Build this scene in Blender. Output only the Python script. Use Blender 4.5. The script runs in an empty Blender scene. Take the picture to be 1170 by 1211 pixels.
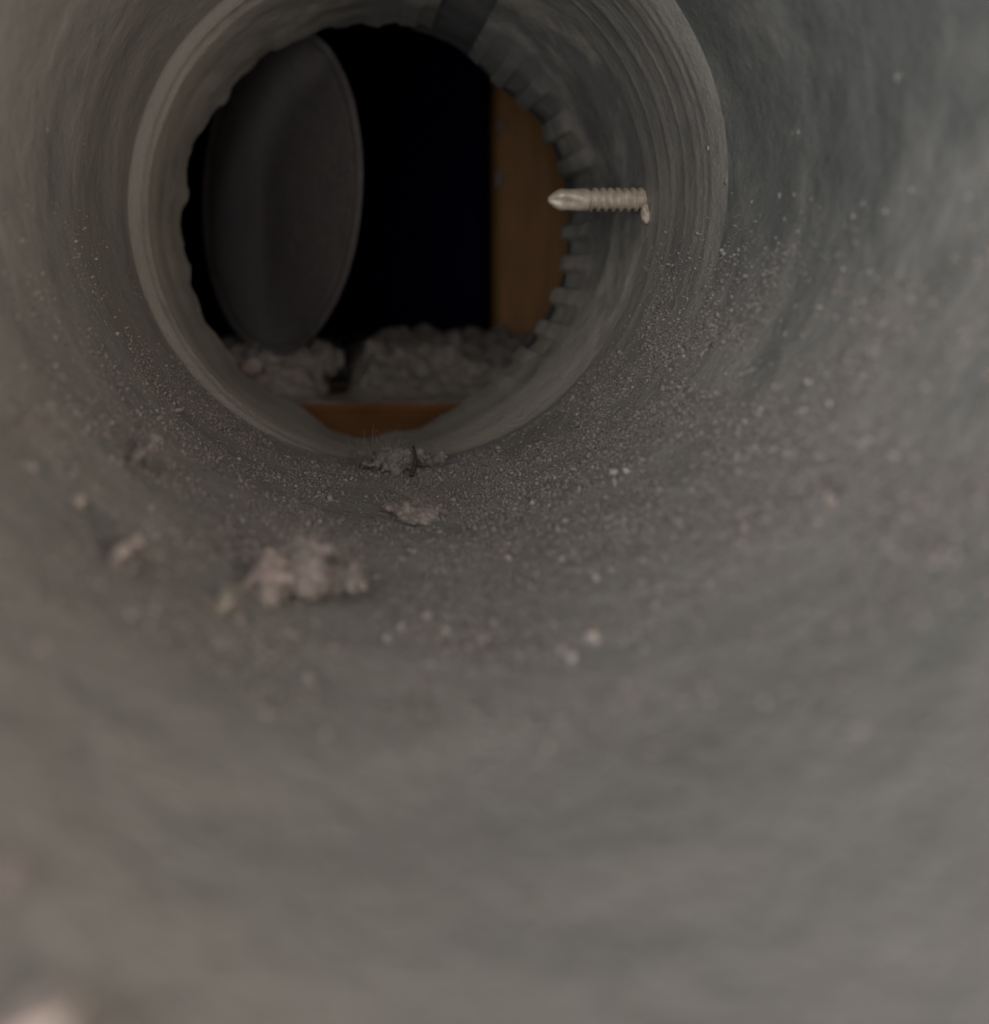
import bpy, bmesh, math, random
import numpy as np
from mathutils import Vector, Matrix, noise

random.seed(7)
rng = np.random.default_rng(7)
scene = bpy.context.scene
COL = scene.collection

# ------------------------------------------------------------------ camera, world, light, exposure
R = 0.0508                 # radius of the 4 inch duct
F = 950.0                  # focal length in photo pixels (photo 1170 x 1211)
VX, VY = 399.0, 330.0      # where the duct direction vanishes in the photo

cam_d = bpy.data.cameras.new('camera')
cam = bpy.data.objects.new('camera', cam_d)
COL.objects.link(cam)
cam.rotation_euler = (math.radians(90), 0, 0)      # looks along +Y, level with the duct
cam_d.sensor_fit = 'HORIZONTAL'
cam_d.sensor_width = 36.0
cam_d.lens = F / 1170.0 * 36.0
cam_d.shift_x = (585.0 - VX) / 1170.0
cam_d.shift_y = -(605.5 - VY) / 1170.0
cam_d.clip_start = 0.002
cam_d.clip_end = 20.0
cam_d.dof.use_dof = True
cam_d.dof.focus_distance = 0.135
cam_d.dof.aperture_fstop = 11.0
scene.camera = cam

world = bpy.data.worlds.new('World')
scene.world = world
world.use_nodes = True
world.node_tree.nodes['Background'].inputs[0].default_value = (0.0, 0.0, 0.0, 1)
world.node_tree.nodes['Background'].inputs[1].default_value = 0.0

def area_light(name, loc, target, sx, sy, power, color):
    d = bpy.data.lights.new(name, 'AREA')
    d.shape = 'RECTANGLE'
    d.size, d.size_y = sx, sy
    d.energy = power
    d.color = color
    o = bpy.data.objects.new(name, d)
    COL.objects.link(o)
    o.location = loc
    o.rotation_euler = (Vector(target) - Vector(loc)).to_track_quat('-Z', 'Y').to_euler()
    return o

# dim room light that comes in through the mouth of the duct, from behind the phone
area_light('room_light', (-0.075, -0.078, 0.006), (0.03, 0.06, 0.002), 0.16, 0.24, 0.43, (0.97, 0.985, 1.0))
# a warmer lamp on the other side of the room
area_light('warm_room_light', (0.115, -0.090, -0.01), (0.00, 0.08, 0.02), 0.16, 0.26, 0.345, (1.0, 0.905, 0.81))

scene.view_settings.view_transform = 'Standard'
scene.view_settings.look = 'None'
scene.view_settings.exposure = 0.0
scene.view_settings.gamma = 1.0
scene.view_settings.use_curve_mapping = False
scene.render.engine = 'CYCLES'
scene.cycles.use_denoising = True
scene.cycles.max_bounces = 6
scene.cycles.diffuse_bounces = 5

# ------------------------------------------------------------------ helpers
def W(px, py, d):
    """a point of the place at distance d along the duct, measured off the photo"""
    return Vector(((px - VX) / F * d, d, (VY - py) / F * d))

def tag(o, label, cat, group=None):
    o['label'] = label
    o['category'] = cat
    if group:
        o['group'] = group
    return o

def link(name, me, mat=None, parent=None, smooth=True):
    o = bpy.data.objects.new(name, me)
    COL.objects.link(o)
    if mat is not None:
        me.materials.append(mat)
    if smooth:
        me.polygons.foreach_set('use_smooth', [True] * len(me.polygons))
    if parent is not None:
        o.parent = parent
        o.matrix_parent_inverse = Matrix.Translation(-parent.location)
    return o

def empty(name, loc):
    o = bpy.data.objects.new(name, None)
    COL.objects.link(o)
    o.location = loc
    o.empty_display_size = 0.01
    return o

def mesh(name, verts, faces):
    me = bpy.data.meshes.new(name)
    me.from_pydata([tuple(v) for v in verts], [], faces)
    me.update()
    return me

def bm_mesh(name, bm):
    bmesh.ops.recalc_face_normals(bm, faces=bm.faces)
    me = bpy.data.meshes.new(name)
    bm.to_mesh(me)
    bm.free()
    return me

def tri_mesh(name, V, T):
    """fast mesh of triangles from numpy arrays"""
    me = bpy.data.meshes.new(name)
    n, m = len(V), len(T)
    me.vertices.add(n)
    me.vertices.foreach_set('co', V.astype(np.float32).ravel())
    me.loops.add(m * 3)
    me.loops.foreach_set('vertex_index', T.astype(np.int32).ravel())
    me.polygons.add(m)
    me.polygons.foreach_set('loop_start', np.arange(0, m * 3, 3, dtype=np.int32))
    me.update(calc_edges=True)
    me.validate()
    return me

# ------------------------------------------------------------------ materials
class Mat:
    def __init__(self, name):
        self.m = bpy.data.materials.new(name)
        self.m.use_nodes = True
        self.t = self.m.node_tree
        self.b = self.t.nodes['Principled BSDF']
        self.co = self.t.nodes.new('ShaderNodeTexCoord').outputs['Object']
        self.geo = self.t.nodes.new('ShaderNodeNewGeometry')
    def n(self, kind, **kw):
        x = self.t.nodes.new(kind)
        for k, v in kw.items():
            setattr(x, k, v)
        return x
    def l(self, a, b):
        self.t.links.new(a, b)
    def mapped(self, scale, loc=(0, 0, 0)):
        x = self.n('ShaderNodeMapping')
        x.inputs['Scale'].default_value = scale
        x.inputs['Location'].default_value = loc
        self.l(self.geo.outputs['Position'], x.inputs['Vector'])
        return x.outputs[0]
    def noise(self, scale, detail=4, rough=0.55, vec=None, dist=0.0):
        x = self.n('ShaderNodeTexNoise')
        x.inputs['Scale'].default_value = scale
        x.inputs['Detail'].default_value = detail
        x.inputs['Roughness'].default_value = rough
        x.inputs['Distortion'].default_value = dist
        self.l(vec if vec is not None else self.geo.outputs['Position'], x.inputs['Vector'])
        return x.outputs['Fac']
    def ramp(self, fac, a, b, ca=(0, 0, 0, 1), cb=(1, 1, 1, 1)):
        x = self.n('ShaderNodeValToRGB')
        x.color_ramp.elements[0].position = a
        x.color_ramp.elements[1].position = b
        x.color_ramp.elements[0].color = ca
        x.color_ramp.elements[1].color = cb
        self.l(fac, x.inputs[0])
        return x.outputs[0]
    def mix(self, fac, a, b, mode='MIX'):
        x = self.n('ShaderNodeMix', data_type='RGBA', blend_type=mode)
        for s, v in ((x.inputs['Factor'], fac), (x.inputs['A'], a), (x.inputs['B'], b)):
            if hasattr(v, 'default_value'):
                self.l(v, s)
            else:
                s.default_value = v
        return x.outputs['Result']
    def math(self, op, a, b, clamp=False):
        x = self.n('ShaderNodeMath', operation=op, use_clamp=clamp)
        for s, v in ((x.inputs[0], a), (x.inputs[1], b)):
            if hasattr(v, 'default_value'):
                self.l(v, s)
            else:
                s.default_value = v
        return x.outputs[0]
    def bump(self, h, dist, strength=1.0, prev=None):
        x = self.n('ShaderNodeBump')
        x.inputs['Distance'].default_value = dist
        x.inputs['Strength'].default_value = strength
        self.l(h, x.inputs['Height'])
        if prev is not None:
            self.l(prev, x.inputs['Normal'])
        return x.outputs[0]

def c4(r, g, b):
    return (r, g, b, 1.0)

def duct_material(name, metal, dust, low=0.62, dusty=0.5, streak=1.0):
    """galvanised sheet, forming lines round it, settled dust on its lower half"""
    M = Mat(name)
    streaks = M.noise(1.0, 3, 0.6, M.mapped((14, 620, 14)))
    streaks2 = M.noise(1.0, 2, 0.5, M.mapped((30, 2400, 30), (3, 1, 2)))
    patch = M.noise(1.0, 5, 0.6, M.mapped((42, 95, 42)), 0.6)
    blot = M.noise(170, 4, 0.6)
    sep = M.n('ShaderNodeSeparateXYZ')
    M.l(M.geo.outputs['Position'], sep.inputs[0])
    mr = M.n('ShaderNodeMapRange', clamp=True)
    mr.inputs['From Min'].default_value = 0.015
    mr.inputs['From Max'].default_value = -0.032
    M.l(sep.outputs['Z'], mr.inputs['Value'])
    settled = M.math('MULTIPLY', mr.outputs[0], 0.55)
    mx = M.n('ShaderNodeMapRange', clamp=True)          # the left wall carries a film of lint dust
    mx.inputs['From Min'].default_value = 0.010
    mx.inputs['From Max'].default_value = -0.030
    M.l(sep.outputs['X'], mx.inputs['Value'])
    settled = M.math('MAXIMUM', settled, M.math('MULTIPLY', mx.outputs[0], 0.45))
    f = M.math('ADD', M.math('MULTIPLY', patch, 1.2), settled)
    f = M.math('ADD', f, M.math('MULTIPLY', blot, 0.5))
    fac = M.ramp(M.math('MULTIPLY', f, 0.55), 0.44, low + 0.08)
    fac = M.math('MULTIPLY', fac, dusty)
    met = M.mix(M.ramp(streaks, 0.35, 0.7), c4(*[x * (1 - 0.22 * streak) for x in metal]), c4(*[x * (1 + 0.16 * streak) for x in metal]))
    met = M.mix(M.ramp(streaks2, 0.45, 0.75), met, c4(*[x * (1 + 0.14 * streak) for x in metal]))
    smear = M.noise(1.0, 4, 0.55, M.mapped((15, 74, 15), (1.7, 0.4, 2.2)), 0.9)
    col = M.mix(fac, met, c4(*dust))
    col = M.mix(M.ramp(smear, 0.33, 0.67), M.mix(1.0, col, c4(0.78, 0.805, 0.80), 'MULTIPLY'), M.mix(1.0, col, c4(1.15, 1.145, 1.14), 'MULTIPLY'))
    fine = M.noise(2300, 2, 0.7)
    col = M.mix(M.math('MULTIPLY', M.ramp(fine, 0.52, 0.78), M.math('ADD', M.math('MULTIPLY', mr.outputs[0], 0.45), 0.12)), col, c4(*[min(1, x * 1.55) for x in dust]))
    M.l(col, M.b.inputs['Base Color'])
    rr = M.math('ADD', M.math('MULTIPLY', fac, 0.3), 0.52)
    M.l(rr, M.b.inputs['Roughness'])
    M.l(M.math('SUBTRACT', 0.35, M.math('MULTIPLY', fac, 0.35), True), M.b.inputs['Metallic'])
    M.b.inputs['Specular IOR Level'].default_value = 0.25
    h = M.bump(streaks, 0.0004, 0.03)
    h = M.bump(patch, 0.0028, 0.08, h)
    h = M.bump(blot, 0.0016, 0.45, h)
    h = M.bump(M.math('MULTIPLY', M.noise(900, 3, 0.65), M.math('ADD', M.math('MULTIPLY', mr.outputs[0], 0.85), 0.15)), 0.0009, 0.7, h)
    h = M.bump(fine, 0.00022, 0.6, h)
    M.l(h, M.b.inputs['Normal'])
    return M.m

def lint_material(name, base, var=0.35):
    M = Mat(name)
    a = M.noise(420, 4, 0.65)
    col = M.mix(M.ramp(a, 0.3, 0.7), c4(*[x * (1 - var) for x in base]), c4(*[min(1, x * (1 + var)) for x in base]))
    b = M.noise(160, 3, 0.5, M.mapped((1, 1, 1), (.7, .2, .4)))
    col = M.mix(M.math('MULTIPLY', M.ramp(b, 0.45, 0.7), 0.5), col, c4(base[0] * 1.08, base[1] * 0.92, base[2] * 0.93))
    M.l(col, M.b.inputs['Base Color'])
    M.b.inputs['Roughness'].default_value = 0.95
    M.b.inputs['Specular IOR Level'].default_value = 0.1
    M.b.inputs['Sheen Weight'].default_value = 0.08
    M.b.inputs['Sheen Roughness'].default_value = 0.6
    h = M.bump(M.noise(2600, 3, 0.75), 0.0003, 0.9)
    M.l(h, M.b.inputs['Normal'])
    return M.m

def grain_material():
    M = Mat('dust_grain')
    r = M.geo.outputs['Random Per Island']
    x = M.n('ShaderNodeValToRGB')
    e = x.color_ramp.elements
    e[0].position, e[0].color = 0.0, c4(0.19, 0.17, 0.155)
    e[1].position, e[1].color = 1.0, c4(0.50, 0.46, 0.42)
    for p, c in ((0.35, (0.25, 0.22, 0.20)), (0.7, (0.33, 0.285, 0.265)), (0.95, (0.38, 0.34, 0.31))):
        k = e.new(p)
        k.color = c4(*c)
    M.l(r, x.inputs[0])
    M.l(x.outputs[0], M.b.inputs['Base Color'])
    M.b.inputs['Roughness'].default_value = 0.75
    return M.m

def wood_material(name, dark, light):
    M = Mat(name)
    g = M.noise(1.0, 5, 0.6, M.mapped((260, 260, 18) if name == 'stud_wood' else (18, 260, 260)), 0.4)
    g2 = M.noise(40, 3, 0.5)
    col = M.mix(M.ramp(g, 0.3, 0.7), c4(*dark), c4(*light))
    col = M.mix(M.math('MULTIPLY', M.ramp(g2, 0.4, 0.7), 0.35), col, c4(*[x * 0.7 for x in dark]))
    M.l(col, M.b.inputs['Base Color'])
    M.b.inputs['Roughness'].default_value = 0.7
    M.b.inputs['Specular IOR Level'].default_value = 0.2
    M.l(M.bump(g, 0.0004, 0.5), M.b.inputs['Normal'])
    return M.m

def plain_metal(name, col, rough, metallic, grime):
    M = Mat(name)
    a = M.noise(700, 4, 0.6)
    c = M.mix(M.ramp(a, 0.35, 0.72), c4(*col), c4(*grime))
    M.l(c, M.b.inputs['Base Color'])
    M.b.inputs['Roughness'].default_value = rough
    M.b.inputs['Metallic'].default_value = metallic
    M.l(M.bump(a, 0.0002, 0.4), M.b.inputs['Normal'])
    return M.m

M_PIPE = duct_material('galvanised_near', (0.240, 0.246, 0.235), (0.344, 0.315, 0.290), dusty=0.9, streak=0.2)
M_PIPE2 = duct_material('galvanised_far', (0.375, 0.355, 0.330), (0.355, 0.315, 0.285), dusty=0.75, streak=0.55)
M_COLLAR = duct_material('galvanised_crimped', (0.255, 0.253, 0.246), (0.53, 0.475, 0.415), dusty=0.9, streak=0.3)
M_SEAM = duct_material('galvanised_seam', (0.17, 0.17, 0.175), (0.22, 0.21, 0.20), dusty=0.3)
M_FLAP = lint_material('dusty_flap', (0.125, 0.112, 0.108), 0.25)
M_LINT = lint_material('pink_grey_lint', (0.400, 0.338, 0.302))
M_LINT2 = lint_material('brown_grey_lint', (0.325, 0.285, 0.250))
M_HAIR = plain_metal('dark_fibre', (0.05, 0.045, 0.04), 0.8, 0.0, (0.09, 0.08, 0.07))
M_GRAIN = grain_material()
M_STUD = wood_material('stud_wood', (0.36, 0.185, 0.080), (0.52, 0.275, 0.122))
M_SILL = wood_material('sill_wood', (0.13, 0.053, 0.020), (0.22, 0.10, 0.036))
M_SCREW = plain_metal('zinc_screw', (0.78, 0.66, 0.53), 0.5, 0.3, (0.52, 0.44, 0.35))
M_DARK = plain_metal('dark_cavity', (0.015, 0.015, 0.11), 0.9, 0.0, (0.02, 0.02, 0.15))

# ------------------------------------------------------------------ the duct
# stations: distance along the duct, centre in the photo, radius in the photo
def station(d, cx, cy, r):
    p = W(cx, cy, d)
    return (d, p.x, p.z, r / F * d)

Y_MOUTH, Y_JOINT, Y_BEAD, Y_END = 0.61 * R, 2.47 * R, 3.10 * R, 3.88 * R
AX, AZ = 0.2 * R, 0.3 * R

S0 = (Y_MOUTH, AX, AZ, 1.0 * R)
S1 = (Y_JOINT, AX - 0.004 * R, AZ, 1.0 * R)
S2 = (Y_JOINT, AX - 0.012 * R, AZ - 0.002 * R, 0.982 * R)
S3 = station(Y_BEAD, 459, 240, 306)
S4 = S3
S5 = station(Y_END, 447, 262, 236)

def lerp_station(a, b, y):
    t = (y - a[0]) / max(1e-9, b[0] - a[0])
    return (a[1] + (b[1] - a[1]) * t, a[2] + (b[2] - a[2]) * t, a[3] + (b[3] - a[3]) * t)

def wob(th, y, amp):
    return amp * noise.noise(Vector((math.cos(th) * 1.7, math.sin(th) * 1.7, y / R * 1.1)))

def step_side(th):
    """the joint gapes only at the upper right"""
    return max(0.0, math.cos(th - math.radians(46))) ** 2.6

def left_side(th):
    return max(0.0, math.cos(th - (math.pi - 0.25))) ** 0.7

def near_r(th, y):
    cx, cz, r = lerp_station(S0, S1, y)
    q = y / R
    f = min(1.0, max(0.0, (q - 1.95) / 0.52))
    r += 0.010 * R * step_side(th) * f * f              # flares out a little before the joint
    return cx, cz, r + wob(th, y, 0.010 * R) + 0.003 * R * noise.noise(Vector((math.cos(th) * 3, math.sin(th) * 3, y / R * 6)))

GROOVES = [(2.56, .020, .0045), (2.61, .012, .003), (2.66, .022, .005), (2.75, .012, .0035), (2.86, .020, .005), (2.97, .014, .004)]
def far_r(th, y):
    q = y / R
    t = min(1.0, max(0.0, (y - Y_JOINT) / (Y_BEAD - Y_JOINT)))
    ax, az, ar = near_r(th, Y_JOINT)
    ar -= 0.015 * R * step_side(th) * min(1.0, max(0.0, (q - 2.47) / 0.055)) ** 0.8
    cx, cz = ax + (S3[1] - ax) * t, az + (S3[2] - az) * t
    r = ar + (S3[3] - ar) * t
    up = 0.08 + 0.92 * max(0.0, math.cos(th - 0.75))
    for g, w, a in GROOVES:
        r -= up * a * R * math.exp(-((q - g) / w) ** 2)
    r += 0.013 * R * left_side(th) * math.sin(math.pi * min(1.0, t / 0.85)) ** 2     # a shallow dent on the left
    r += wob(th, y, 0.008 * R) * t
    f = min(1.0, max(0.0, (q - 3.062) / 0.038))
    r -= 0.046 * R * left_side(th) * f * f * (3 - 2 * f)       # up the rolled bead
    return cx, cz, r

def surf(th, y):
    cx, cz, r = near_r(th, y) if y < Y_JOINT else far_r(th, min(y, Y_BEAD))
    return Vector((cx + r * math.cos(th), y, cz + r * math.sin(th)))

def surf_normal(th, y):
    return Vector((-math.cos(th), 0, -math.sin(th)))

def sheet(name, rf, y0, y1, ny, nth, thick, mat, parent, th0=0.0, th1=2 * math.pi, end_fn=None):
    """a rolled sheet with an inner and an outer skin, closed at both rims"""
    full = abs(th1 - th0 - 2 * math.pi) < 1e-6
    nc = nth if full else nth + 1
    V, Fc = [], []
    for skin in (0, 1):
        for j in range(ny + 1):
            for i in range(nc):
                th = th0 + (th1 - th0) * i / nth
                e = y1 if end_fn is None else end_fn(th)
                y = y0 + (e - y0) * j / ny
                cx, cz, r = rf(th, y)
                r += thick * skin
                V.append((cx + r * math.cos(th), y, cz + r * math.sin(th)))
    off = (ny + 1) * nc
    idx = lambda s, j, i: s * off + j * nc + (i % nc)
    cols = nth
    for j in range(ny):
        for i in range(cols):
            Fc.append((idx(0, j, i), idx(0, j + 1, i), idx(0, j + 1, i + 1), idx(0, j, i + 1)))
            Fc.append((idx(1, j, i), idx(1, j, i + 1), idx(1, j + 1, i + 1), idx(1, j + 1, i)))
    for i in range(cols):
        Fc.append((idx(0, 0, i), idx(0, 0, i + 1), idx(1, 0, i + 1), idx(1, 0, i)))
        Fc.append((idx(0, ny, i), idx(1, ny, i), idx(1, ny, i + 1), idx(0, ny, i + 1)))
    if not full:
        for j in range(ny):
            for i in (0, nth):
                f = (idx(0, j, i), idx(1, j, i), idx(1, j + 1, i), idx(0, j + 1, i))
                Fc.append(f if i == 0 else f[::-1])
    o = link(name, mesh(name, V, Fc), mat, parent)
    m = o.modifiers.new('edges', 'EDGE_SPLIT')
    m.split_angle = math.radians(48)
    return o

duct = empty('metal_duct', (AX, Y_MOUTH, AZ - R))
tag(duct, 'round galvanised metal duct seen from inside, grey and dusty, with crimped far end', 'duct')
sheet('pipe_section', near_r, Y_MOUTH, Y_JOINT, 110, 300, 0.0005, M_PIPE, duct)['label'] = 'smooth grey pipe section nearest the viewer, strewn with grit'
sheet('pipe_section', far_r, Y_JOINT, Y_BEAD, 120, 300, 0.0004, M_PIPE2, duct)['label'] = 'further pipe section with circular forming lines and rolled bead'

# crimped collar beyond the bead; a notch at the top right where the lock seam runs
N_CRIMP = 35
def crimp_wave(th):
    s = math.sin(th * N_CRIMP + 0.9 * math.sin(th * 3.0 + 1.0) + 0.5 * math.sin(th * 7.0))
    return math.tanh(3.5 * s) / math.tanh(3.5)
def collar_r(th, y):
    cx, cz, r = lerp_station(S4, S5, y)
    t = max(0.0, min(1.0, (y - Y_BEAD) / (Y_END - Y_BEAD)))
    right = 0.5 + 0.5 * math.cos(th + 0.05)
    f = min(1.0, t / 0.13)
    r -= R * left_side(th) * 0.046 * (1 - t) - R * left_side(th) * 0.020 * math.sin(math.pi * f)      # over the bead
    r += R * max(0.0, math.cos(th)) * (0.012 - 0.042 * t)
    r += 0.080 * R * max(0.0, -math.sin(th)) ** 15 * t
    irr = 0.55 + 0.6 * abs(noise.noise(Vector((math.cos(th) * 2.3, math.sin(th) * 2.3, 7.7))))
    bottom = max(0.0, -math.sin(th)) ** 3
    a = (0.006 + 0.034 * right ** 3) * R * irr * (1 - 0.8 * bottom)
    tt = max(0.0, (t - 0.45) / 0.55)
    r += a * crimp_wave(th) * (tt * tt * (3 - 2 * tt)) - 0.006 * R * tt
    r -= 0.055 * R * tt * math.exp(-((th % (2 * math.pi) - 0.86) / 0.20) ** 2)       # rim bent in at the upper right
    r += 0.016 * R * tt * (1 - right) * noise.noise(Vector((math.cos(th) * 10.5, math.sin(th) * 10.5, 6.4)))
    r += 0.030 * R * tt * noise.noise(Vector((math.cos(th) * 4.5, math.sin(th) * 4.5, 3.1)))
    r += wob(th, y, 0.008 * R)
    return cx, cz, r
def collar_end(th):
    x, y = math.cos(th), math.sin(th)
    return Y_END + 0.0016 * noise.noise(Vector((x * 4, y * 4, 1.3))) + 0.0012 * noise.noise(Vector((x * 11, y * 11, 4.3)))
TH_A, TH_B = math.radians(61.5), math.radians(74.5)     # the notch
sheet('crimped_collar', collar_r, Y_BEAD + 0.00004, Y_END, 60, 1160, 0.0004, M_COLLAR, duct, TH_B, TH_A + 2 * math.pi, collar_end)
# the pipe that the crimped end is pushed into shows in the notch and in the slots between the crimps
def sleeve_r(th, y):
    cx, cz, r = lerp_station(S4, S5, min(y, Y_END))
    t = min(1.0, (y - Y_BEAD) / (Y_END - Y_BEAD))
    r += R * max(0.0, math.cos(th)) * (0.012 - 0.042 * t)
    r -= 0.055 * R * math.exp(-((th - 0.86) / 0.20) ** 2) * max(0.0, (t - 0.45) / 0.55)
    return cx, cz, r + 0.038 * R
def sleeve_end(th):
    fade = min(1.0, max(0.0, (th + math.radians(72)) / 0.3), max(0.0, (math.radians(86) - th) / 0.12))
    return Y_END - 0.004 + 0.0125 * fade + 0.0012 * noise.noise(Vector((th * 5, 0.3, 8.8)))
o = sheet('outer_sleeve', sleeve_r, Y_BEAD + 0.0008, Y_END, 40, 200, 0.0005, M_SEAM, duct, math.radians(-72), math.radians(86), sleeve_end)
o['label'] = 'dark outer sleeve showing between the crimps and in the notch of the rim'

# torn metal round the screw hole
bm = bmesh.new()
bmesh.ops.create_icosphere(bm, subdivisions=3, radius=0.0016)
for v in bm.verts:
    v.co *= 1 + 0.5 * noise.noise(v.co * 900)
    v.co.x *= 0.5
    v.co.y *= 0.6
    v.co.z *= 1.15
bc = W(764, 252, 0.1560)
for v in bm.verts:
    v.co += bc
link('metal_burr', bm_mesh('metal_burr', bm), M_SCREW, duct)

# ------------------------------------------------------------------ the wall cavity behind the duct
def box_bm(bm, x0, x1, y0, y1, z0, z1):
    vs = [bm.verts.new(p) for p in ((x0, y0, z0), (x1, y0, z0), (x1, y1, z0), (x0, y1, z0), (x0, y0, z1), (x1, y0, z1), (x1, y1, z1), (x0, y1, z1))]
    for f in ((0, 3, 2, 1), (4, 5, 6, 7), (0, 1, 5, 4), (1, 2, 6, 5), (2, 3, 7, 6), (3, 0, 4, 7)):
        bm.faces.new([vs[i] for i in f])
    return vs

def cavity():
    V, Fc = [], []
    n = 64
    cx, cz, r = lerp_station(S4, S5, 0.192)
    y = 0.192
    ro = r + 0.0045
    # unseen front board, added to keep stray lamp light off the stud, with the round hole: ring of quads from the hole to the square rim
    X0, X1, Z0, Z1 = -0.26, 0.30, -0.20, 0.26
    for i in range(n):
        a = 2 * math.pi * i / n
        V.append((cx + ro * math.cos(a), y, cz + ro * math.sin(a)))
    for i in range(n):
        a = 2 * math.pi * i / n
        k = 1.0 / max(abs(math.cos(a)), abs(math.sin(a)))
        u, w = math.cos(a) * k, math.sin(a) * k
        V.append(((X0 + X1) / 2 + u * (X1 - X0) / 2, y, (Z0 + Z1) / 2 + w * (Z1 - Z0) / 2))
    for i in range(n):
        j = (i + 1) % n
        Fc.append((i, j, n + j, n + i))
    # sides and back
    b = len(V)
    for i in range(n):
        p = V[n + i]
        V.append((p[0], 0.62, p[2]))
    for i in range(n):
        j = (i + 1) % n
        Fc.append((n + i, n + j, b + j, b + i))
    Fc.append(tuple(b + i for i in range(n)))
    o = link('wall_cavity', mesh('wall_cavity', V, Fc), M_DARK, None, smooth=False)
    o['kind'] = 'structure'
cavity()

# ------------------------------------------------------------------ framing timber
Y_SILL = 0.222
Z_SILL = (VY - 479) / F * Y_SILL
def board(name, x0, x1, y0, y1, z0, z1, mat, label):
    bm = bmesh.new()
    box_bm(bm, x0, x1, y0, y1, z0, z1)
    bmesh.ops.bevel(bm, geom=bm.edges[:], offset=0.0018, segments=3, affect='EDGES')
    bmesh.ops.subdivide_edges(bm, edges=[e for e in bm.edges if e.calc_length() > 0.05], cuts=30, use_grid_fill=True)
    for v in bm.verts:
        v.co += noise.noise_vector(v.co * 60) * 0.0005
    o = link(name, bm_mesh(name, bm), mat)
    return tag(o, label, 'timber')
board('wooden_sill', -0.20, 0.24, Y_SILL, 0.338, Z_SILL - 0.038, Z_SILL, M_SILL, 'orange brown wooden sill under the duct end, its front edge a thin crescent')
Y_STUD = 0.299
X_STUD = (594 - VX) / F * Y_STUD
board('wooden_stud', X_STUD, X_STUD + 0.089, Y_STUD, Y_STUD + 0.038, Z_SILL + 0.0002, 0.24, M_STUD, 'brown upright wooden stud behind the screw, right of the dark opening')

# ------------------------------------------------------------------ damper flap
FC = W(319, 228, 0.240)
FR = 0.0468
flap = empty('damper_flap', (FC.x, FC.y, FC.z - FR))
tag(flap, 'dark grey round damper flap standing half open at the left of the opening', 'damper')
ROT = Matrix.Rotation(math.radians(-57), 3, 'Z')
def flap_pt(u, v, w):
    return FC + ROT @ Vector((u, -w, v))
def flap_plate():
    V, Fc = [], []
    n, k = 72, 14
    for s, w0 in ((0, 0.0), (1, -0.0006)):
        for j in range(k + 1):
            r = FR * j / k
            for i in range(n):
                a = 2 * math.pi * i / n
                u, v = r * math.cos(a), r * math.sin(a)
                w = w0 + 0.0030 * (1 - (r / FR) ** 2) ** 1.3 + 0.0008 * noise.noise(Vector((u * 70, v * 70, 2)))
                V.append(flap_pt(u, v, w))
    o = (k + 1) * n
    for j in range(k):
        for i in range(n):
            i2 = (i + 1) % n
            Fc.append((j * n + i, j * n + i2, (j + 1) * n + i2, (j + 1) * n + i))
            Fc.append((o + j * n + i, o + (j + 1) * n + i, o + (j + 1) * n + i2, o + j * n + i2))
    for i in range(n):
        i2 = (i + 1) % n
        Fc.append((k * n + i, k * n + i2, o + k * n + i2, o + k * n + i))
    me = mesh('plate', V, Fc)
    bm = bmesh.new(); bm.from_mesh(me)
    bmesh.ops.remove_doubles(bm, verts=bm.verts, dist=1e-6)
    return link('plate', bm_mesh('plate', bm), M_FLAP, flap)
flap_plate()
def flap_rim():
    V, Fc = [], []
    n, k = 96, 8
    for i in range(n):
        a = 2 * math.pi * i / n
        for j in range(k):
            b = 2 * math.pi * j / k
            r = FR + 0.0004 + 0.0013 * math.cos(b) * (1 + 0.2 * noise.noise(Vector((math.cos(a) * 5, math.sin(a) * 5, 0))))
            V.append(flap_pt(r * math.cos(a), r * math.sin(a), 0.0009 * math.sin(b)))
    for i in range(n):
        for j in range(k):
            Fc.append((i * k + j, ((i + 1) % n) * k + j, ((i + 1) % n) * k + (j + 1) % k, i * k + (j + 1) % k))
    return link('rolled_rim', mesh('rolled_rim', V, Fc), M_FLAP, flap)
flap_rim()
bm = bmesh.new()
box_bm(bm, -0.006, 0.009, -0.0012, 0.0012, 0.0, 0.016)
bmesh.ops.bevel(bm, geom=bm.edges[:], offset=0.0008, segments=2, affect='EDGES')
for v in bm.verts:
    p = v.co.copy()
    v.co = flap_pt(p.x + 0.012, p.z + FR * 0.93, -p.y + 0.0035)
link('hinge_tab', bm_mesh('hinge_tab', bm), M_FLAP, flap)

# ------------------------------------------------------------------ the screw
SC = W(766, 236, 0.1590)
X_TIP = (648 - VX) / F * 0.1590
X_SH = (692 - VX) / F * 0.1590            # where the thread starts
screw = empty('drill_screw', SC)
tag(screw, 'pale zinc self drilling screw poking through the right wall of the duct', 'screw')
def revolve_x(name, prof, n, mat, fn=None):
    V, Fc = [], []
    for (x, r) in prof:
        for i in range(n):
            a = 2 * math.pi * i / n
            rr = r * (fn(x, a) if fn else 1.0)
            V.append((x, SC.y + rr * math.cos(a), SC.z + rr * math.sin(a)))
    m = len(prof)
    for j in range(m - 1):
        for i in range(n):
            i2 = (i + 1) % n
            Fc.append((j * n + i, j * n + i2, (j + 1) * n + i2, (j + 1) * n + i))
    Fc.append(tuple(range(n))[::-1])
    Fc.append(tuple((m - 1) * n + i for i in range(n)))
    bm = bmesh.new(); bm.from_mesh(mesh(name, V, Fc))
    o = link(name, bm_mesh(name, bm), mat, screw)
    md = o.modifiers.new('edges', 'EDGE_SPLIT'); md.split_angle = math.radians(50)
    return o
X_OUT = SC.x + 0.0022
RM, RC = 0.00238, 0.00176
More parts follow.
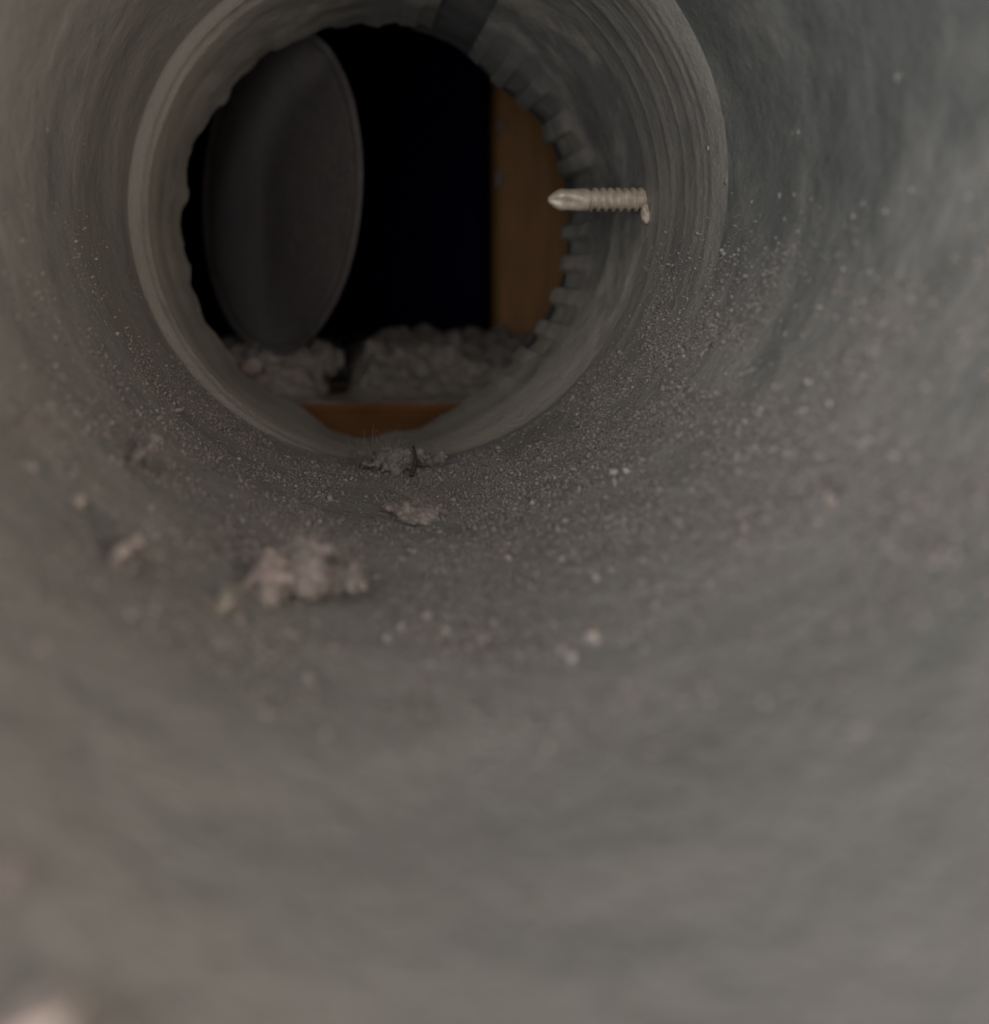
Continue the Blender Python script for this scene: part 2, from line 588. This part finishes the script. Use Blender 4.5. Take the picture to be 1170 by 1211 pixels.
revolve_x('shank', [(X_SH - 0.0004, RC), (X_OUT, RC)], 28, M_SCREW)
# drill point: flattened, with two flutes and a chisel tip
L = X_SH - X_TIP
def flute(x, a):
    t = (x - X_TIP) / L
    k = math.cos(2 * (a - 0.15 - 0.55 * t))
    depth = 0.36 * max(0.0, min(1, (0.93 - t) / 0.35)) if t > 0.05 else 0.25
    return 1.0 - depth * max(0.0, k) ** 1.5
prof = [(X_TIP, 0.0003), (X_TIP + 0.0002, 0.0007)]
for i in range(1, 22):
    t = i / 21.0
    r = 0.0006 + (0.00216 - 0.0006) * min(1.0, t / 0.30) ** 0.75
    r += 0.00006 * math.sin(t * 9)
    prof.append((X_TIP + 0.0002 + t * (L + 0.0002), r))
revolve_x('drill_point', prof, 32, M_SCREW, flute)
# thread: a helical ridge
def thread():
    V, Fc = [], []
    pitch, n = 0.00150, 26
    length = SC.x + 0.0006 - X_SH
    steps = int(length / pitch * n)
    for s in range(steps + 1):
        a = 2 * math.pi * s / n
        x = X_SH + pitch * s / n
        ro = RC + (RM - RC) * min(1.0, s / (n * 0.7))
        for dx, r in ((-0.00046, RC - 0.0002), (-0.00010, ro), (0.00010, ro), (0.00046, RC - 0.0002)):
            V.append((x + dx, SC.y + r * math.cos(a), SC.z + r * math.sin(a)))
    for s in range(steps):
        for j in range(3):
            Fc.append((s * 4 + j, s * 4 + j + 1, s * 4 + 5 + j, s * 4 + 4 + j))
    Fc.append((0, 1, 2, 3)); Fc.append(tuple(steps * 4 + i for i in (3, 2, 1, 0)))
    bm = bmesh.new(); bm.from_mesh(mesh('thread', V, Fc))
    o = link('thread', bm_mesh('thread', bm), M_SCREW, screw)
    md = o.modifiers.new('edges', 'EDGE_SPLIT'); md.split_angle = math.radians(40)
thread()
revolve_x('screw_head', [(X_OUT, 0.0050), (X_OUT + 0.0008, 0.0050), (X_OUT + 0.0009, 0.0040), (X_OUT + 0.0040, 0.0040), (X_OUT + 0.0044, 0.0036)], 6, M_SCREW)

# ------------------------------------------------------------------ lint
ICO = {}
def ico(sub):
    if sub not in ICO:
        bm = bmesh.new()
        bmesh.ops.create_icosphere(bm, subdivisions=sub, radius=1.0)
        bm.verts.ensure_lookup_table()
        ICO[sub] = (np.array([v.co[:] for v in bm.verts]), np.array([[v.index for v in f.verts] for f in bm.faces]))
        bm.free()
    return ICO[sub]

TEX = {}
def cloud(scale):
    if scale not in TEX:
        t = bpy.data.textures.new('fluff', 'CLOUDS')
        t.noise_scale = scale
        t.noise_depth = 4
        TEX[scale] = t
    return TEX[scale]

def lint_body(name, center, size, seed, mat, parent=None, count=70, knob=(0.12, 0.30), rot=0.0, voxel=0.00030, fluff=0.0009, tilt=0.0, flat=0.35):
    """a felted lump: many knots grown together, then ruffled"""
    g = np.random.default_rng(seed)
    bv, bf = ico(2)
    Vs, Ts, off = [], [], 0
    sx, sy, sz = size
    m = min(size)
    lobes = [np.append(g.uniform(-0.6, 0.6, 2), g.uniform(-0.1, 0.35)) for _ in range(9)]
    for k in range(int(count * 4)):
        d = g.normal(size=3)
        d /= np.linalg.norm(d)
        rad = g.random() ** 0.5
        lob = lobes[g.integers(0, 9)]
        p = lob + d * rad * g.uniform(0.25, 0.65)
        p[2] = p[2] if p[2] > -flat else -flat + 0.1 * g.random()
        s = knob[0] * 0.45 + (knob[1] * 0.85 - knob[0] * 0.45) * g.random() ** 3
        v = bv * (np.array([sx, sy, sz]) ** 0.5 * m ** 0.5 * s * g.uniform(0.6, 1.6, 3)) + p * np.array([sx, sy, sz])
        Vs.append(v); Ts.append(bf + off); off += len(bv)
    V = np.vstack(Vs)
    ca, sa = math.cos(rot), math.sin(rot)
    V = V @ np.array([[ca, sa, 0], [-sa, ca, 0], [0, 0, 1]])
    ct, st = math.cos(tilt), math.sin(tilt)
    V = V @ np.array([[ct, 0, st], [0, 1, 0], [-st, 0, ct]])
    V += np.array(center)
    o = link(name, tri_mesh(name, V, np.vstack(Ts)), mat, parent)
    r = o.modifiers.new('felt', 'REMESH')
    r.mode = 'VOXEL'
    r.voxel_size = voxel
    r.use_smooth_shade = True
    d1 = o.modifiers.new('ruffle', 'DISPLACE')
    d1.texture = cloud(max(0.0009, voxel * 5)); d1.strength = fluff * 1.5; d1.mid_level = 0.5; d1.texture_coords = 'GLOBAL'
    d2 = o.modifiers.new('fuzz', 'DISPLACE')
    d2.texture = cloud(max(0.00035, voxel * 2)); d2.strength = fluff * 1.3; d2.mid_level = 0.5; d2.texture_coords = 'GLOBAL'
    return o

def fibres(name, center, size, seed, n, length, rad, mat, parent, up=0.4):
    """loose curled threads standing off a lump"""
    g = np.random.default_rng(seed)
    V, T = [], []
    for k in range(n):
        d = g.normal(size=3); d /= np.linalg.norm(d)
        d[2] = abs(d[2]) * up if d[2] < 0 else d[2]
        p = np.array(center) + d * np.array(size) * g.uniform(0.6, 0.95)
        dirv = d + g.normal(size=3) * 0.7
        dirv /= np.linalg.norm(dirv)
        ax = g.normal(size=3); ax /= np.linalg.norm(ax)
        ln = length * g.uniform(0.4, 1.4)
        ns = 6
        curl = g.uniform(-2.2, 2.2) / ns
        u = np.cross(dirv, ax); u /= np.linalg.norm(u) + 1e-9
        base = len(V)
        for s in range(ns + 1):
            rr = rad * (1 - 0.6 * s / ns)
            w = np.cross(dirv, u)
            for q in range(3):
                a = 2 * math.pi * q / 3
                V.append(p + (u * math.cos(a) + w * math.sin(a)) * rr)
            p = p + dirv * ln / ns
            dirv = dirv + np.cross(ax, dirv) * curl + g.normal(size=3) * 0.12
            dirv /= np.linalg.norm(dirv)
        for s in range(ns):
            for q in range(3):
                a, b = base + s * 3 + q, base + s * 3 + (q + 1) % 3
                T.append((a, b, b + 3)); T.append((a, b + 3, a + 3))
    o = link(name, tri_mesh(name, np.array(V), np.array(T)), mat, parent)
    o['kind'] = 'stuff'
    return o

def floor_at(px, py, lift=0.0):
    """the point of the duct's inner wall seen there (steps along the sight line)"""
    lo, hi = 0.02, Y_BEAD
    for _ in range(40):
        mid = (lo + hi) / 2
        p = W(px, py, mid)
        cx, cz, r = near_r(0, mid) if mid < Y_JOINT else far_r(0, mid)
        if math.hypot(p.x - cx, p.z - cz) < r:
            lo = mid
        else:
            hi = mid
    p = W(px, py, lo)
    cx, cz, r = near_r(0, lo) if lo < Y_JOINT else far_r(0, lo)
    th = math.atan2(p.z - cz, p.x - cx)
    q = surf(th, lo)
    return q + surf_normal(th, lo) * lift, th

def clump(label, px, py, size, seed, mat=None, lift=0.25, count=70, n_fib=60, group=None, rot=0.0, knob=(0.12, 0.30), voxel=0.0003, fluff=0.0009, name='lint_clump'):
    q, th = floor_at(px, py, size[2] * lift)
    t = empty(name, q - surf_normal(th, q.y) * size[2] * lift)
    tag(t, label, 'lint', group)
    tilt = -(th + math.pi / 2)
    lint_body('felt', q, size, seed, mat or M_LINT, t, count, knob, rot, voxel, fluff, tilt)
    if n_fib:
        fibres('loose_fibres', q, size, seed + 5, int(n_fib * 2.2), min(size) * 1.2, 0.00007, mat or M_LINT, t)
    return t, q

# the large clump in the foreground with its smaller neighbour
big, qb = clump('large ragged pinkish lint clump lying on the duct floor nearest the viewer', 345, 706, (0.0048, 0.0044, 0.0041), 11, lift=0.55, count=190, n_fib=45, knob=(0.10, 0.24), voxel=0.00022)
sm, qs = clump('small pinkish lint tuft touching the right side of the large clump', 404, 709, (0.0025, 0.0023, 0.0028), 12, lift=0.6, count=110, n_fib=25, knob=(0.11, 0.26), voxel=0.0002)
clump('grainy pinkish lint mound in the middle of the duct floor', 490, 606, (0.0042, 0.0062, 0.0016), 13, lift=0.1, count=220, n_fib=140, knob=(0.18, 0.42), voxel=0.0002, fluff=0.0006)
clump('torn lint tuft standing on the bottom rim in front of the orange wood', 452, 556, (0.0068, 0.0030, 0.0036), 14, lift=0.45, count=110, n_fib=120, mat=M_LINT2, knob=(0.14, 0.32))
clump('small lint tuft on the bottom rim right of the torn one', 512, 552, (0.0030, 0.0022, 0.0022), 15, lift=0.4, count=60, n_fib=50, mat=M_LINT2)
clump('crumbly lint cluster on the lower left wall of the duct', 155, 545, (0.0046, 0.0054, 0.0012), 16, lift=0.1, count=16, n_fib=40, knob=(0.24, 0.42), voxel=0.0002)
clump('thin lint flake on the left wall near the picture edge', 28, 508, (0.0034, 0.0050, 0.0010), 17, lift=0.0, count=24, n_fib=30)
clump('pale blurred lint patch left of and below the large clump', 255, 722, (0.0026, 0.0020, 0.0008), 18, lift=0.3, count=50, n_fib=40, mat=lint_material('pale_lint', (0.46, 0.41, 0.34)))
clump('flat brownish lint patch on the left floor of the duct', 130, 665, (0.0050, 0.0044, 0.0008), 19, lift=0.0, count=24, n_fib=30, knob=(0.24, 0.42))
clump('pale pinkish wad added for the bright blur at the duct mouth in the lower left corner', 18, 1236, (0.0052, 0.0024, 0.0008), 20, lift=0.3, count=70, n_fib=30, mat=lint_material('rosy_wad', (0.56, 0.455, 0.40), 0.12))  # lump added for a bright blurred corner, built like the lint clumps
clump('pinkish lint fleck on the left edge above the corner wad', 8, 1035, (0.0015, 0.0018, 0.0005), 21, lift=0.3, count=40, n_fib=20, mat=lint_material('mauve_lint', (0.42, 0.35, 0.32), 0.12))

# dark bits of thread caught in the clumps
def hair(label, pts, r):
    bm = bmesh.new()
    P = [Vector(p) for p in pts]
    prev = None
    n = 6
    for k, p in enumerate(P):
        d = (P[min(k + 1, len(P) - 1)] - P[max(k - 1, 0)]).normalized()
        u = d.orthogonal().normalized(); w = d.cross(u)
        rr = r * (1 - 0.5 * k / len(P))
        ring = [bm.verts.new(p + (u * math.cos(2 * math.pi * q / n) + w * math.sin(2 * math.pi * q / n)) * rr) for q in range(n)]
        if prev:
            for q in range(n):
                bm.faces.new((prev[q], prev[(q + 1) % n], ring[(q + 1) % n], ring[q]))
        else:
            bm.faces.new(ring[::-1])
        prev = ring
    bm.faces.new(prev)
    o = link('dark_thread', bm_mesh('dark_thread', bm), M_HAIR)
    return tag(o, label, 'thread')
def curve_pts(a, b, bend, n=9):
    a, b = Vector(a), Vector(b)
    return [a.lerp(b, t / (n - 1)) + Vector(bend) * math.sin(math.pi * t / (n - 1)) for t in range(n)]
hair('short dark thread sticking up from the small tuft beside the large clump', curve_pts(qs + Vector((0.0000, 0.001, 0.0012)), W(414, 648, qs.y + 0.002), (0.0004, 0, 0.0003)), 0.00038)
hair('dark curled thread between the large clump and its small tuft', curve_pts(qb + Vector((0.0030, -0.002, 0.0018)), W(386, 662, qs.y - 0.001), (0.0006, 0, 0.0008)), 0.00032)
q1, _ = floor_at(487, 566, 0.0008)
hair('dark upright sliver beside the torn lint tuft on the bottom rim', curve_pts(q1, W(489, 528, q1.y + 0.006), (0.0005, 0, 0)), 0.00048)

# ------------------------------------------------------------------ lint on the sill
def sill_pile(label, px, d, size, seed, mat, lift=0.3, count=90, n_fib=120, rot=0.0, voxel=0.0005, fluff=0.0020, knob=(0.14, 0.34)):
    x = (px - VX) / F * d
    t = empty('lint_pile', (x, d, Z_SILL))
    tag(t, label, 'lint')
    c = (x, d, Z_SILL + size[2] * lift)
    lint_body('felt', c, size, seed, mat, t, count, knob, rot, voxel, fluff)
    fibres('loose_fibres', c, size, seed + 3, n_fib, 0.006, 0.00013, mat, t)
def carpet():
    x0, x1, y0, y1 = -0.062, 0.105, Y_SILL + 0.0022, 0.335
    nx, ny = 260, 240
    V, Fc = [], []
    for j in range(ny + 1):
        y = y0 + (y1 - y0) * j / ny
        for i in range(nx + 1):
            x = x0 + (x1 - x0) * i / nx
            px = VX + x / y * F
            front = min(1.0, (y - y0) / 0.026)
            front = front * front * (3 - 2 * front)
            v = Vector((x * 55, y * 55, 0.3))
            big = noise.fractal(v, 0.8, 2.0, 3)
            fine = noise.fractal(Vector((x * 260, y * 260, 5.1)), 0.9, 2.1, 4)
            ridge = abs(noise.noise(Vector((x * 140, y * 140, 9.0))))
            hollow = math.exp(-((x - 0.0010) / 0.0060) ** 2)         # the gap between the two mounds
            h = 0.0004 + front * (0.0092 + 0.0060 * big - 0.0190 * hollow) + (0.06 + 0.94 * front) * (0.0030 * fine + 0.0034 * ridge)
            edge = min(1.0, (x - x0) / 0.02, (x1 - x) / 0.02, (y1 - y) / 0.012)
            h = max(0.0002, h * max(0.0, edge))
            if j == 0:
                h = 0.0002
            n3 = noise.noise_vector(Vector((x * 300, y * 300, 2.0)))
            V.append((x + n3.x * 0.0010 * edge, y + abs(n3.y) * 0.0010, Z_SILL + h))
    for j in range(ny):
        for i in range(nx):
            a = j * (nx + 1) + i
            Fc.append((a, a + 1, a + nx + 2, a + nx + 1))
    b0 = len(V)                      # skirt down to the wood
    rim = [i for i in range(nx + 1)] + [j * (nx + 1) + nx for j in range(1, ny + 1)] + [ny * (nx + 1) + i for i in range(nx - 1, -1, -1)] + [j * (nx + 1) for j in range(ny - 1, 0, -1)]
    for k in rim:
        V.append((V[k][0], V[k][1], min(V[k][2], Z_SILL + 0.00005)))
    for k in range(len(rim)):
        k2 = (k + 1) % len(rim)
        Fc.append((rim[k], b0 + k, b0 + k2, rim[k2]))
    t = empty('lint_blanket', (0.02, 0.29, Z_SILL))
    tag(t, 'thick blanket of brown grey lint covering the wooden sill', 'lint')
    link('felt', mesh('felt', V, Fc), M_LINT2, t)
    fibres('loose_fibres', (0.02, 0.27, Z_SILL + 0.006), (0.055, 0.04, 0.006), 77, 500, 0.007, 0.00012, M_LINT2, t)
carpet()
sill_pile('felted lint tuft on the sill blanket under the damper flap', 350, 0.252, (0.0135, 0.012, 0.0095), 31, M_LINT2, lift=0.9, count=90, rot=0.2)
sill_pile('curled lint tuft at the left end of the sill below the flap', 284, 0.243, (0.0065, 0.0065, 0.0085), 32, M_LINT, lift=0.8, count=60)
sill_pile('ragged lint tuft on the sill blanket below the black opening', 484, 0.270, (0.0145, 0.014, 0.0075), 33, M_LINT, lift=0.95, count=90)
sill_pile('low lint tuft on the sill blanket in front of the wooden stud', 600, 0.272, (0.0150, 0.016, 0.0085), 34, M_LINT2, lift=0.75, count=90)

# lint clinging to the crimped rim
for k, (px, py, d, sz, lab) in enumerate((
        (353, 34, 0.2000, (0.0036, 0.0025, 0.0034), 'lint tuft hanging from the top rim above the damper flap'),
        (604, 462, 0.1900, (0.0024, 0.0030, 0.0042), 'pointed lint flake on the crimped rim at the lower right'))):
    t = empty('lint_tuft', W(px, py, d))
    tag(t, lab, 'lint')
    lint_body('felt', W(px, py, d), sz, 80 + k, M_LINT2, t, 60, (0.14, 0.34), 0, 0.0003, 0.0009, 0, 1.0)
    fibres('loose_fibres', W(px, py, d), sz, 90 + k, 60, 0.0035, 0.00008, M_LINT2, t)

# specks of lint caught on the stud's edge
for k, (px, py, s, lab) in enumerate(((586, 214, 0.0030, 'grey lint speck on the edge of the wooden stud level with the screw'), (590, 150, 0.0022, 'tiny lint speck high on the edge of the wooden stud'))):
    p = W(px, py, Y_STUD - 0.001)
    o = lint_body('lint_speck', p + Vector((0.001, 0, 0)), (s * 0.7, s * 0.6, s * 1.6), 60 + k, M_LINT, None, 40, (0.14, 0.34), 0, 0.0004, 0.001, 0, 1.0)
    tag(o, lab, 'lint')

# ------------------------------------------------------------------ grit on the duct wall
def grit(name, N, seed, size_fn, th_fn, y_fn, keep, label, flat=False):
    g = np.random.default_rng(seed)
    bv, bf = ico(1)
    Vs, Ts, k = [], [], 0
    tries = 0
    while k < N and tries < N * 12:
        tries += 1
        th, y = th_fn(g), y_fn(g)
        if g.random() > keep(th, y):
            continue
        p = surf(th, y)
        nrm = np.array(surf_normal(th, y))
        s = size_fn(g)
        v = bv * (1 + 0.35 * g.normal(size=(len(bv), 1))).clip(0.5, 1.7) * s * g.uniform(0.6, 1.4, 3)
        if flat:                                    # pressed against the wall
            v = v - np.outer(v @ nrm, nrm) * 0.65
        Vs.append(v + np.array(p) + nrm * s * (0.1 if flat else 0.35))
        Ts.append(bf + k * len(bv))
        k += 1
    o = link(name, tri_mesh(name, np.vstack(Vs), np.vstack(Ts)), M_LINT if flat else M_GRAIN, None, smooth=flat)
    o['kind'] = 'stuff'
    o['label'] = label
    o['category'] = 'grit'
    return o

DOWN = -math.pi / 2
def patchy(th, y):
    v = Vector((math.cos(th) * 5, math.sin(th) * 5, y / R * 4.0))
    a = 0.5 + 0.5 * noise.fractal(v, 0.9, 2.1, 3)
    fall = th - DOWN                      # + to the right, - to the left
    side = math.exp(-((fall - 0.55) / 0.95) ** 2) + 0.20 * math.exp(-((fall + 0.75) / 0.45) ** 2)
    depth = min(1.0, max(0.25, (y / R - 0.5) / 1.2))
    side *= min(1.0, max(0.0, (1.48 - fall) / 0.5))
    return max(0.0, min(1.0, side * depth * (0.04 + 2.1 * max(0.0, a - 0.36))))
th_any = lambda g: DOWN + g.uniform(-1.5, 1.75)
grit('fine_grit', 62000, 101, lambda g: 0.000112 * math.exp(0.45 * g.normal()), th_any, lambda g: R * g.uniform(1.2, 3.05), patchy, 'fine pale grit strewn over the floor and right wall of the duct')
grit('coarse_grit', 5200, 102, lambda g: 0.00020 * math.exp(0.35 * g.normal()), th_any, lambda g: R * g.uniform(1.15, 3.0), patchy, 'coarse lint crumbs scattered over the duct floor')

grit('lint_flecks', 420, 103, lambda g: min(0.00055, 0.00036 * math.exp(0.35 * g.normal())), lambda g: DOWN + g.uniform(-1.7, 1.7), lambda g: R * (1.0 + 1.6 * g.random()), lambda th, y: 0.12 + 0.88 * patchy(th, y), 'soft lint flecks lying all over the nearer duct floor', True)
# the few crumbs big and bright enough to pick out
M_CRUMB = lint_material('bright_crumb', (0.50, 0.46, 0.41), 0.2)
CRUMBS = [
    (703, 757, 0.00085, 'brightest whitish crumb on the floor, low right of centre'),
    (665, 770, 0.00055, 'greyish crumb touching the left side of the brightest crumb'),
    (661, 628, 0.00042, 'small white glinting crumb right of the lint mound'),
    (706, 685, 0.00055, 'oblong greenish grey crumb above the brightest crumb'),
    (602, 661, 0.00050, 'oval pale crumb right of the lint mound and below it'),
    (505, 731, 0.00055, 'upper right crumb of the three right of the large clump'),
    (475, 743, 0.00055, 'upper left crumb of the three right of the large clump'),
    (458, 757, 0.00045, 'lowest crumb of the three right of the large clump'),
    (528, 746, 0.00045, 'pale crumb just right of the three beside the large clump'),
    (91, 598, 0.00070, 'round pale crumb on the lower left wall'),
    (857, 297, 0.00042, 'tiny white crumb on the right wall below the screw level'),
    (983, 592, 0.00080, 'soft pinkish crumb on the right wall near the picture edge'),
    (277, 597, 0.00022, 'tiny white glint on the floor left of centre'),
    (402, 620, 0.00022, 'tiny white glint on the floor between large clump and rim'),
    (399, 594, 0.00020, 'tiny white glint on the floor below the bottom rim'),
    (762, 545, 0.00040, 'pale crumb on the lower right wall below the screw'),
    (920, 457, 0.00045, 'faint pale crumb high on the right wall'),
]
bv, bf = ico(3)
for k, (px, py, s, lab) in enumerate(CRUMBS):
    q, th = floor_at(px, py, s * 0.55)
    g = np.random.default_rng(300 + k)
    sc_ = g.uniform(0.75, 1.3, 3) * s * 0.72
    V = np.array([np.array(b) * sc_ * (1 + 0.55 * noise.fractal(Vector(b) * 1.6 + Vector((k * 3.1, 0, 0)), 0.8, 2.0, 3)) for b in bv])
    o = link('crumb', tri_mesh('crumb', V, bf), M_LINT if k in (9, 11, 15, 16) else M_CRUMB)
    o.location = q
    tag(o, lab, 'crumb', 'crumbs picked out on the duct wall')
